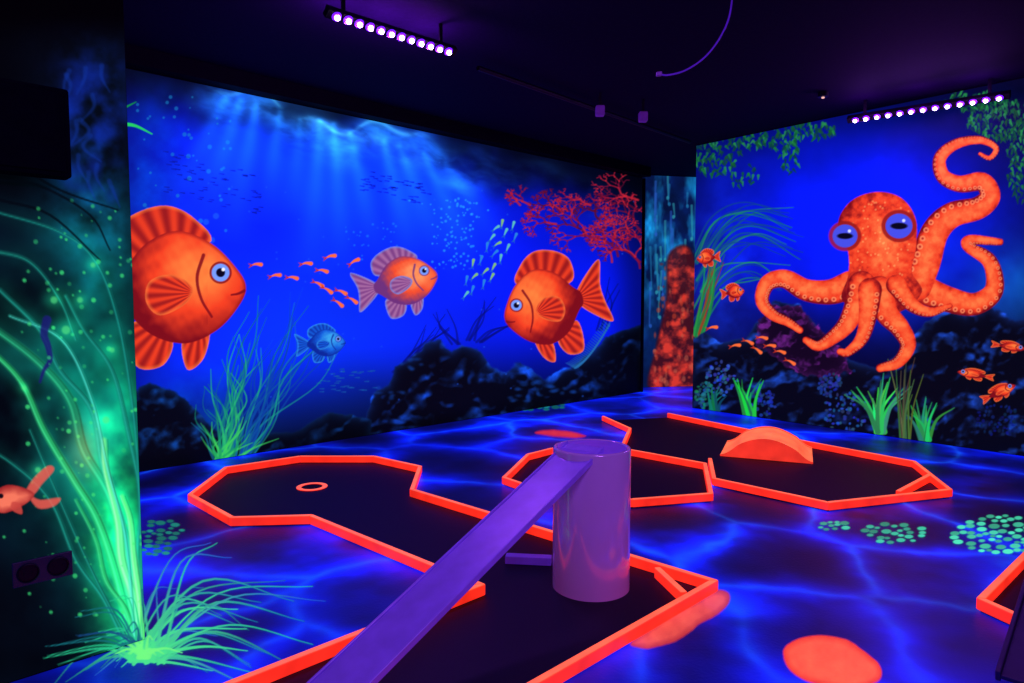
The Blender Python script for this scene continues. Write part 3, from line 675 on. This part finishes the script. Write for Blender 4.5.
# weed fan climbing the foot of the wall
for k in range(44):
    a = math.radians(R.uniform(40, 178)); L = R.uniform(30, 120)
    cv.stroke([(142+R.uniform(-6,4), 655), (142+L*.4*math.cos(a), 655-L*.5*math.sin(a)), (142+L*math.cos(a), 660-L*.62*math.sin(a)+R.uniform(0,14))], R.uniform(1.,2.), .4, [(40,200,140),(20,110,120),(100,240,120),(24,70,130)][R.randint(4)], .85)
cv.C = np.clip(cv.C, 0, 1)
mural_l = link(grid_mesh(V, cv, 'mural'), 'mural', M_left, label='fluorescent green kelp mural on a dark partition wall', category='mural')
def goldfish(cv):
    for pts in [[(26,492),(34,478),(48,466),(54,470),(42,484),(34,494)], [(28,494),(40,500),(60,498),(54,506),(38,508)]]: cv.fill(pts, (225, 90, 75), .8, 2.)
    i, sd = cv.poly([(0,488),(10,485),(24,488),(34,494),(28,502),(14,510),(2,513),(-6,508),(-8,496)], 6, 4)
    n = fbm(cv.X[i], cv.Y[i], 9, 3, 3); k = np.clip(sd/9+.6*(n-.4), 0, 1)[:, None]
    cv.over(i, rgb((160,40,40))*(1-k)+rgb((245,120,90))*k, np.clip(sd/1.4+.5, 0, 1))
    cv.fill([(12,502),(20,504),(22,514),(12,510)], (200, 70, 60), .8, 1.5)
    cv.disc(1, 496, 2.4, 2.4, (20, 8, 20))
wall_fig('painted_fish', E0, dA, nE, -30, 455, 66, 530, goldfish, mural_l, label='orange painted goldfish with flowing tail')

# ------------------------------------------------------------------ LANES
RW, RH = .034, .058
def rails(parent, P, closed=False, w=RW, h=RH, z0=.011, flags=None):
    P = [np.array(p[:2], float) for p in P]; n = len(P)
    L_, R_ = [], []
    for i in range(n):
        a = P[i-1] if (i > 0 or closed) else None; b = P[(i+1) % n] if (i < n-1 or closed) else None
        if a is None: d = unit(b-P[i]); m = np.array([-d[1], d[0]])*w/2
        elif b is None: d = unit(P[i]-a); m = np.array([-d[1], d[0]])*w/2
        else:
            d1 = unit(P[i]-a); d2 = unit(b-P[i]); n1_ = np.array([-d1[1], d1[0]]); n2_ = np.array([-d2[1], d2[0]])
            m = unit(n1_+n2_); m = m*(w/2)/max(.35, m @ n1_)
        L_.append(P[i]+m); R_.append(P[i]-m)
    for i in range(n if closed else n-1):
        j = (i+1) % n
        c = (P[i]+P[j])/2; g = .0012; d = unit(P[j]-P[i])*g
        poly = [L_[i]+d-c, L_[j]-d-c, R_[j]-d-c, R_[i]+d-c]
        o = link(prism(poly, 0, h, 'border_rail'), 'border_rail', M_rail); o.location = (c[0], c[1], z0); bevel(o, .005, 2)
        bpy.context.view_layer.update(); put(o, parent)
def W(p, z=.068): return on_z(p[0], p[1], z)[:2]
def lane(px_world, label, z=.004):
    P = [np.array(p) for p in px_world]; c = sum(P)/len(P)
    e_ = empty('golf_lane', (c[0], c[1], 0), label, 'mini golf lane', 'blacklight mini golf lanes')
    me = prism([p-c for p in P], 0, .01, 'playing_surface'); o = link(me, 'playing_surface', M_carpet); o.location = (c[0], c[1], z*.25)
    bpy.context.view_layer.update(); put(o, e_)
    o['label'] = 'dark felt playing surface'
    return e_
# lane 1
l1 = [(481,584),(311,515),(232,517),(190,494),(226,467),(300,456),(374,456),(420,466),(412,489),(714,580)]
l1 = [W(p) for p in l1]
S2 = W((532,683)); S1 = W((228,683)); d1_ = unit(l1[0]-S1); d2_ = unit(l1[-1]-S2)
S1 = S1-d1_*.9; S2 = S2-d2_*.9
poly1 = [S1]+l1+[S2]
lane1 = lane(poly1, 'bent golf lane with orange rails and a round end')
rails(lane1, poly1, True)
rails(lane1, [W((657,567)), W((684,592))])
hc = W((312,487), .012)
def ring(c, r0, r1, z0, z1, name, mat, parent, seg=48):
    v, f = [], []
    for k in range(seg):
        a = 2*math.pi*k/seg
        for r_, z in ((r0, z0), (r1, z0), (r1, z1), (r0, z1)): v.append((r_*math.cos(a), r_*math.sin(a), z))
    for k in range(seg):
        a = 4*k; b = 4*((k+1) % seg)
        for q in range(4): f.append((a+q, a+(q+1) % 4, b+(q+1) % 4, b+q))
    o = link(fixn(mesh_from(v, f, name)), name, mat); o.location = (c[0], c[1], 0); bpy.context.view_layer.update(); put(o, parent); return o
ring(hc, .082, .12, .0125, .017, 'hole_ring', M_rail, lane1)
cup = link(prism([(.081*math.cos(a), .081*math.sin(a)) for a in np.linspace(0, 2*math.pi, 40, endpoint=False)], .0115, .0135, 'hole_cup'), 'hole_cup', M_hole)
cup.location = (hc[0], hc[1], 0); bpy.context.view_layer.update(); put(cup, lane1)
# lane 2 (middle)
l2 = [W(p) for p in [(504,477),(528,454),(552,448),(628,449),(705,463),(711,493),(632,499),(545,491)]]
lane2 = lane(l2, 'short angular golf lane with orange rails'); rails(lane2, l2, True)
# lane 3
l3 = [W(p) for p in [(668,413),(806,441),(914,461),(950,489),(828,502),(714,478),(710,458),(640,445),(623,444),(630,428),(603,416)]]
lane3 = lane(l3, 'long golf lane with orange rails ending in an octagon'); rails(lane3, l3[:7], False); rails(lane3, l3[8:], False)
rails(lane3, [W((898,491)), W((930,474))])
# lane 4
l4 = [W(p) for p in [(1100,480),(981,598),(1075,640),(1290,520)]]
lane4 = lane(l4, 'golf lane with orange rails meeting at a pointed end'); rails(lane4, l4, True)

# hump obstacle : smooth rounded bridge-like bump with sloping ends
b0 = W((720,456), .012); b1 = W((813,464), .012); du = unit(b1-b0); LH = np.linalg.norm(b1-b0); dv = np.array([-du[1], du[0]])
if dv[1] < 0: dv = -dv
prof = []
for t in np.linspace(0, 1, 80):
    h = .18*math.sin(math.pi*t)**1.0
    prof.append((t*LH, .010+h*(.35+.65*sm(0, .22, t)*sm(1.0, .82, t))))
he = empty('hump_obstacle', (b0[0], b0[1], .0125), 'glowing orange bridge-like hump standing across a golf lane', 'mini golf obstacle')
def extr(prof, d0, d1, base, name, mat):
    v = []; n = len(prof)
    for dd in (d0, d1):
        for s_, h in prof: v.append((*(du*s_+dv*dd), h))
        for s_, h in prof: v.append((*(du*s_+dv*dd), base))
    f = []
    for i in range(n-1):
        f += [(i, i+1, 2*n+i+1, 2*n+i), (n+i, n+i+1, i+1, i), (2*n+i, 2*n+i+1, 3*n+i+1, 3*n+i), (n+i, 3*n+i, 3*n+i+1, n+i+1)]
    f += [(0, 2*n, 3*n, n), (n-1, 2*n-1, 4*n-1, 3*n-1)]
    o = link(fixn(mesh_from(v, f, name)), name, mat, parent=he); return o
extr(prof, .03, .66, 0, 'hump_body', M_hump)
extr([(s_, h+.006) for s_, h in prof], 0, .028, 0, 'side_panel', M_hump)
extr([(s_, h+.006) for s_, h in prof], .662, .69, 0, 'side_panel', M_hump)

# tube and ramp obstacle
tc_ = np.array([.412, 3.47]); TR = .2; TZ = .735
te = empty('ramp_obstacle', (tc_[0], tc_[1], .0115), 'white plastic tube with a long sloping ramp board', 'mini golf obstacle')
seg = 72; v = []; f = []
rings = [(TR, 0), (TR, TZ-.012), (TR-.004, TZ-.003), (TR-.012, TZ), (TR-.02, TZ-.004), (TR-.022, TZ-.02), (TR-.022, TZ-.05)]
for r_, z in rings:
    for k in range(seg): a = 2*math.pi*k/seg; v.append((r_*math.cos(a), r_*math.sin(a), z))
for q in range(len(rings)-1):
    for k in range(seg): f.append((q*seg+k, q*seg+(k+1) % seg, (q+1)*seg+(k+1) % seg, (q+1)*seg+k))
me = mesh_from(v, f, 'tube'); fixn(me)
for p in me.polygons: p.use_smooth = True
link(me, 'tube', M_tube, parent=te, label='glossy white plastic tube')
o = link(prism([((TR-.023)*math.cos(a), (TR-.023)*math.sin(a)) for a in np.linspace(0, 2*math.pi, 60, endpoint=False)], TZ-.02, TZ-.004, 'lid'), 'lid', M_board, parent=te)
rd = unit(np.array([-.655, -.755])); rn = np.array([-rd[1], rd[0]]); s0 = .06; s1 = 1.86
top = TZ-.008
def rb(s_, lat, dz):
    z = top+(0.004-top)*(s_-s0)/(s1-s0)+dz; q = rd*s_+rn*lat; return (q[0], q[1], z)
def slab(l0, l1_, z0, z1, name, mat):
    v = [rb(s_, l, z) for s_ in (s0, s1) for l in (l0, l1_) for z in (z0, z1)]
    f = [(0,1,3,2), (4,6,7,5), (0,4,5,1), (2,3,7,6), (0,2,6,4), (1,5,7,3)]
    o = link(fixn(mesh_from(v, f, name)), name, mat, parent=te); bevel(o, .004, 3); return o
slab(-.104, .104, 0.006, .024, 'ramp_board', M_board)
slab(-.116, -.1045, 0, .032, 'side_lip', M_board); slab(.1045, .116, 0, .032, 'side_lip', M_board)
fp = on_z(532, 560, .03)
o = obox((fp[0]-.02, fp[1], .034), [(1, -.12, 0), (.12, 1, 0), (0, 0, 1)], (.26, .06, .044), 'foot_board', M_board); put(o, te)

# second ramp board on the neighbouring lane
re_ = empty('ramp_obstacle', (2.0, 2.6, .0115), 'dark ramp board lying on the golf lane', 'mini golf obstacle')
q0 = np.array([1.98, 2.5, .03]); q1 = np.array([3.0, 3.55, .4]); dd = unit(q1-q0); lat = unit(np.cross(dd, (0, 0, 1))); nn_ = np.cross(lat, dd)
c_ = (q0+q1)/2
for off, w_, h_, nm in [(0, .2, .02, 'ramp_board'), (-.11, .018, .045, 'side_lip'), (.11, .018, .045, 'side_lip')]:
    o = obox(c_+lat*off, [dd, lat, nn_], (np.linalg.norm(q1-q0), w_, h_), nm, M_darkbd); put(o, re_)
o = obox((q1[0]-.08, q1[1]-.08, .19), [(dA[0], dA[1], 0), (nA[0], nA[1], 0), (0, 0, 1)], (.05, .2, .33), 'support_leg', M_darkbd); put(o, re_)

# ------------------------------------------------------------------ LED BARS
def led_bar(p, q, n, label, tilt):
    c = (p+q)/2; d = unit(q-p); L = np.linalg.norm(q-p)
    e_ = empty('led_light_bar', tuple(c), label, 'light', 'ultraviolet LED light bars')
    out = unit(np.array([tilt[0], tilt[1], -.8])); lat = np.cross(d, out)
    o = obox(c-out*.028, [d, lat, out], (L+.06, .07, .05), 'housing', M_house); put(o, e_)
    for s_ in (-.4, .4):
        pc = c-out*.03+d*L*s_; h = CEIL-.002-(pc[2]+.02)
        o = obox((pc[0], pc[1], pc[2]+.02+h/2), [(d[0], d[1], 0), (-d[1], d[0], 0), (0, 0, 1)], (.03, .012, h), 'bracket', M_house, .002); put(o, e_)
    bm = bmesh.new(); bmesh.ops.create_uvsphere(bm, u_segments=16, v_segments=8, radius=.018)
    me = bpy.data.meshes.new('led'); bm.to_mesh(me); bm.free(); me.materials.append(M_led)
    for p_ in me.polygons: p_.use_smooth = True
    rot = Vector(tuple(out)).to_track_quat('Z', 'Y')
    bm = bmesh.new(); bmesh.ops.create_cone(bm, cap_ends=True, segments=24, radius1=.034, radius2=.028, depth=.012)  # added glowing disc behind each LED, imitates its bloom
    mr = bpy.data.meshes.new('bloom_disc'); bm.to_mesh(mr); bm.free(); mr.materials.append(M_ledring)
    for k in range(n):
        pk = c+d*L*((k+.5)/n-.5)
        for nm, me_, off in (('bloom_disc', mr, .003), ('led', me, .012)):
            o = bpy.data.objects.new(nm, me_); COL.objects.link(o); o.location = pk+out*off
            o.rotation_mode = 'QUATERNION'; o.rotation_quaternion = rot; bpy.context.view_layer.update(); put(o, e_)
    return c, d, out, L
def area(c, direction, sx, sy, en, col, name='uv_lamp'):
    l = bpy.data.lights.new(name, 'AREA'); l.shape = 'RECTANGLE'; l.size = sx; l.size_y = sy; l.energy = en; l.color = col
    o = bpy.data.objects.new(name, l); COL.objects.link(o); o.location = tuple(c)
    o.rotation_mode = 'QUATERNION'; o.rotation_quaternion = Vector(tuple(direction)).to_track_quat('-Z', 'Y'); return o
def glow(c, n, d, L, en, side=1):  # unseen point lights added beside a bar for a violet ceiling halo
    for s_ in (-.36, 0, .36):
        pl = bpy.data.lights.new('halo_fill', 'POINT'); pl.energy = en/3; pl.color = (.36, .04, 1.); pl.shadow_soft_size = .05
        o = bpy.data.objects.new('halo_fill', pl); COL.objects.link(o); o.location = tuple(c+d*L*s_+side*np.array([n[0], n[1], 0])*.15-np.array([0, 0, .02]))
zb = 3.4; UVC = (.36, .08, 1.)
p, q = on_z(331, 15, zb), on_z(453, 53, zb)
c, d, out, L = led_bar(p, q, 12, 'black ceiling bar with a row of glowing purple LEDs', nA*.6)
area(c+out*.06, out, 1., .1, 18, UVC); glow(c, nA, d, L, 40, -1)
p, q = on_z(850, 121, zb), on_z(1006, 97, zb)
c, d, out, L = led_bar(p, q, 13, 'ceiling bar of bright violet LEDs beside the octopus mural', nB*.6)
area(c+out*.06, out, 1.2, .1, 18, UVC); glow(c, nB, d, L, 13)
area((1.2, 1.0, 3.45), (-.1, .35, -1), 1.2, .3, 66, (.42, .12, 1.))
area((-2.0, 1.2, 3.45), (.3, .35, -1), 1.2, .3, 8, (.3, .1, 1.))  # unseen fill lamp added on the left

# ------------------------------------------------------------------ ceiling bits
def cable(pts, r_, name, mat, label, cat_, tip=True):
    cu = bpy.data.curves.new(name, 'CURVE'); cu.dimensions = '3D'; cu.bevel_depth = r_; cu.bevel_resolution = 3
    sp = cu.splines.new('POLY'); P = cat(pts, 8); sp.points.add(len(P)-1)
    for k, p in enumerate(P): sp.points[k].co = (*p, 1)
    t = bpy.data.objects.new('tmp', cu); COL.objects.link(t); dg = bpy.context.evaluated_depsgraph_get(); dg.update()
    me = bpy.data.meshes.new_from_object(t.evaluated_get(dg)); bpy.data.objects.remove(t)
    me.materials.clear(); return link(me, name, mat, label=label, category=cat_)
pts = [on_y(x, y, 4.3) for x, y in [(734,-14),(731,8),(722,34),(706,56),(686,70),(668,75),(659,74)]]; pts[0][2] = CEIL
cb = cable(pts, .0055, 'hanging_cable', M_cable, 'loose purple cable hanging from the black ceiling', 'cable')
o = obox(pts[-1], [(1, 0, .1), (0, 1, 0), (0, 0, 1)], (.035, .022, .026), 'plug', M_small); put(o, cb)
pp, qq = on_z(478, 68, 3.53), on_z(690, 142, 3.53)
cable([pp, (pp+qq)/2, qq], .022, 'ceiling_pipe', M_house, 'thin black pipe running under the ceiling', 'pipe')
for x, y in [(600,111),(643,117)]:
    c = on_z(x, y, 3.42); e_ = empty('ceiling_spotlight', tuple(c), 'small purple-lit spotlight fixed under the ceiling', 'light', 'small ceiling spotlights')
    o = obox(c, [(1, 0, 0), (0, 1, 0), (0, 0, 1)], (.09, .09, .1), 'lamp_head', M_small, .012); put(o, e_)
    o = obox((c[0], c[1], (c[2]+.05+CEIL)/2), [(1, 0, 0), (0, 1, 0), (0, 0, 1)], (.025, .025, CEIL-c[2]-.052), 'mount', M_house, .002); put(o, e_)
c = on_z(823, 97, 3.55); e_ = empty('smoke_detector', tuple(c), 'tiny ceiling sensor with a glowing dot', 'smoke detector')
o = link(prism([(.05*math.cos(a), .05*math.sin(a)) for a in np.linspace(0, 6.283, 24, endpoint=False)], 0, .045, 'sensor_body'), 'sensor_body', M_house, parent=e_)
o = link(prism([(.014*math.cos(a), .014*math.sin(a)) for a in np.linspace(0, 6.283, 16, endpoint=False)], -.012, -.001, 'indicator'), 'indicator', plain('warm_dot', (255,180,150), .4, (255,190,160), 1.), parent=e_)

# ------------------------------------------------------------------ partition fittings
def onE(x, y, off=0.):
    d = ray(x, y); n3 = np.array([nE[0], nE[1], 0]); P = np.array([E0[0], E0[1], 0])+n3*off
    return CAM+d*(((P-CAM) @ n3)/(d @ n3))
a3 = np.array([dA[0], dA[1], 0]); n3 = np.array([nE[0], nE[1], 0]); u3 = np.array([0, 0, 1.])
sc = onE(43, 569, .012); wS = np.linalg.norm(onE(73, 560)-onE(13, 572))
e_ = empty('power_outlet', tuple(sc), 'black double power outlet on the painted partition', 'power outlet')
o = obox(sc, [a3, n3, u3], (wS, .012, wS*.5), 'cover_plate', M_socket, .003); put(o, e_)
for s_ in (-1, 1):
    cc = sc+a3*s_*wS*.25+n3*.007
    v = []; f = []; r0 = wS*.19
    rg = [(r0, 0), (r0, .006), (r0*.88, .008), (r0*.84, .002), (0.0001, .002)]
    for r_, h in rg:
        for k in range(32): a = 2*math.pi*k/32; v.append(tuple(a3*r_*math.cos(a)+u3*r_*math.sin(a)+n3*h))
    for g_ in range(len(rg)-1):
        for k in range(32): f.append((g_*32+k, g_*32+(k+1) % 32, (g_+1)*32+(k+1) % 32, (g_+1)*32+k))
    o = link(fixn(mesh_from(v, f, 'socket')), 'socket', M_house); o.location = cc; bpy.context.view_layer.update(); put(o, e_)
    for t in (-1, 1):
        o2 = obox(cc+a3*t*r0*.35+n3*.003, [a3, n3, u3], (.005, .003, .005), 'pin_hole', M_hole, 0); put(o2, e_)
M_blackbox = plain('matte_black', (10, 10, 20), .95, spec=.02)
sp0 = onE(68, 136, .05)  # made-up black box stands in for a dark area of the wall
bbox = obox(sp0-a3*.19, [a3, n3, u3], (.38, .09, .34), 'black_box', M_blackbox, .01); bbox['label'] = 'black box standing in for a dark area of the partition wall'; bbox['category'] = 'black_box'
o = obox(sp0-a3*.19+n3*.048, [a3, n3, u3], (.34, .006, .3), 'front_panel', M_blackbox, .003); put(o, bbox)

# ------------------------------------------------------------------ world + camera
w = bpy.data.worlds.new('dark_room'); scene.world = w; w.use_nodes = True
w.node_tree.nodes['Background'].inputs[0].default_value = (.05, .02, .25, 1); w.node_tree.nodes['Background'].inputs[1].default_value = .01
cam = bpy.data.cameras.new('camera'); cam.lens = F/1024*36; cam.sensor_width = 36; cam.clip_end = 60
co = bpy.data.objects.new('camera', cam); COL.objects.link(co); co.location = (0, 0, EYE); co.rotation_euler = (math.pi/2-TH, 0, 0)
scene.camera = co
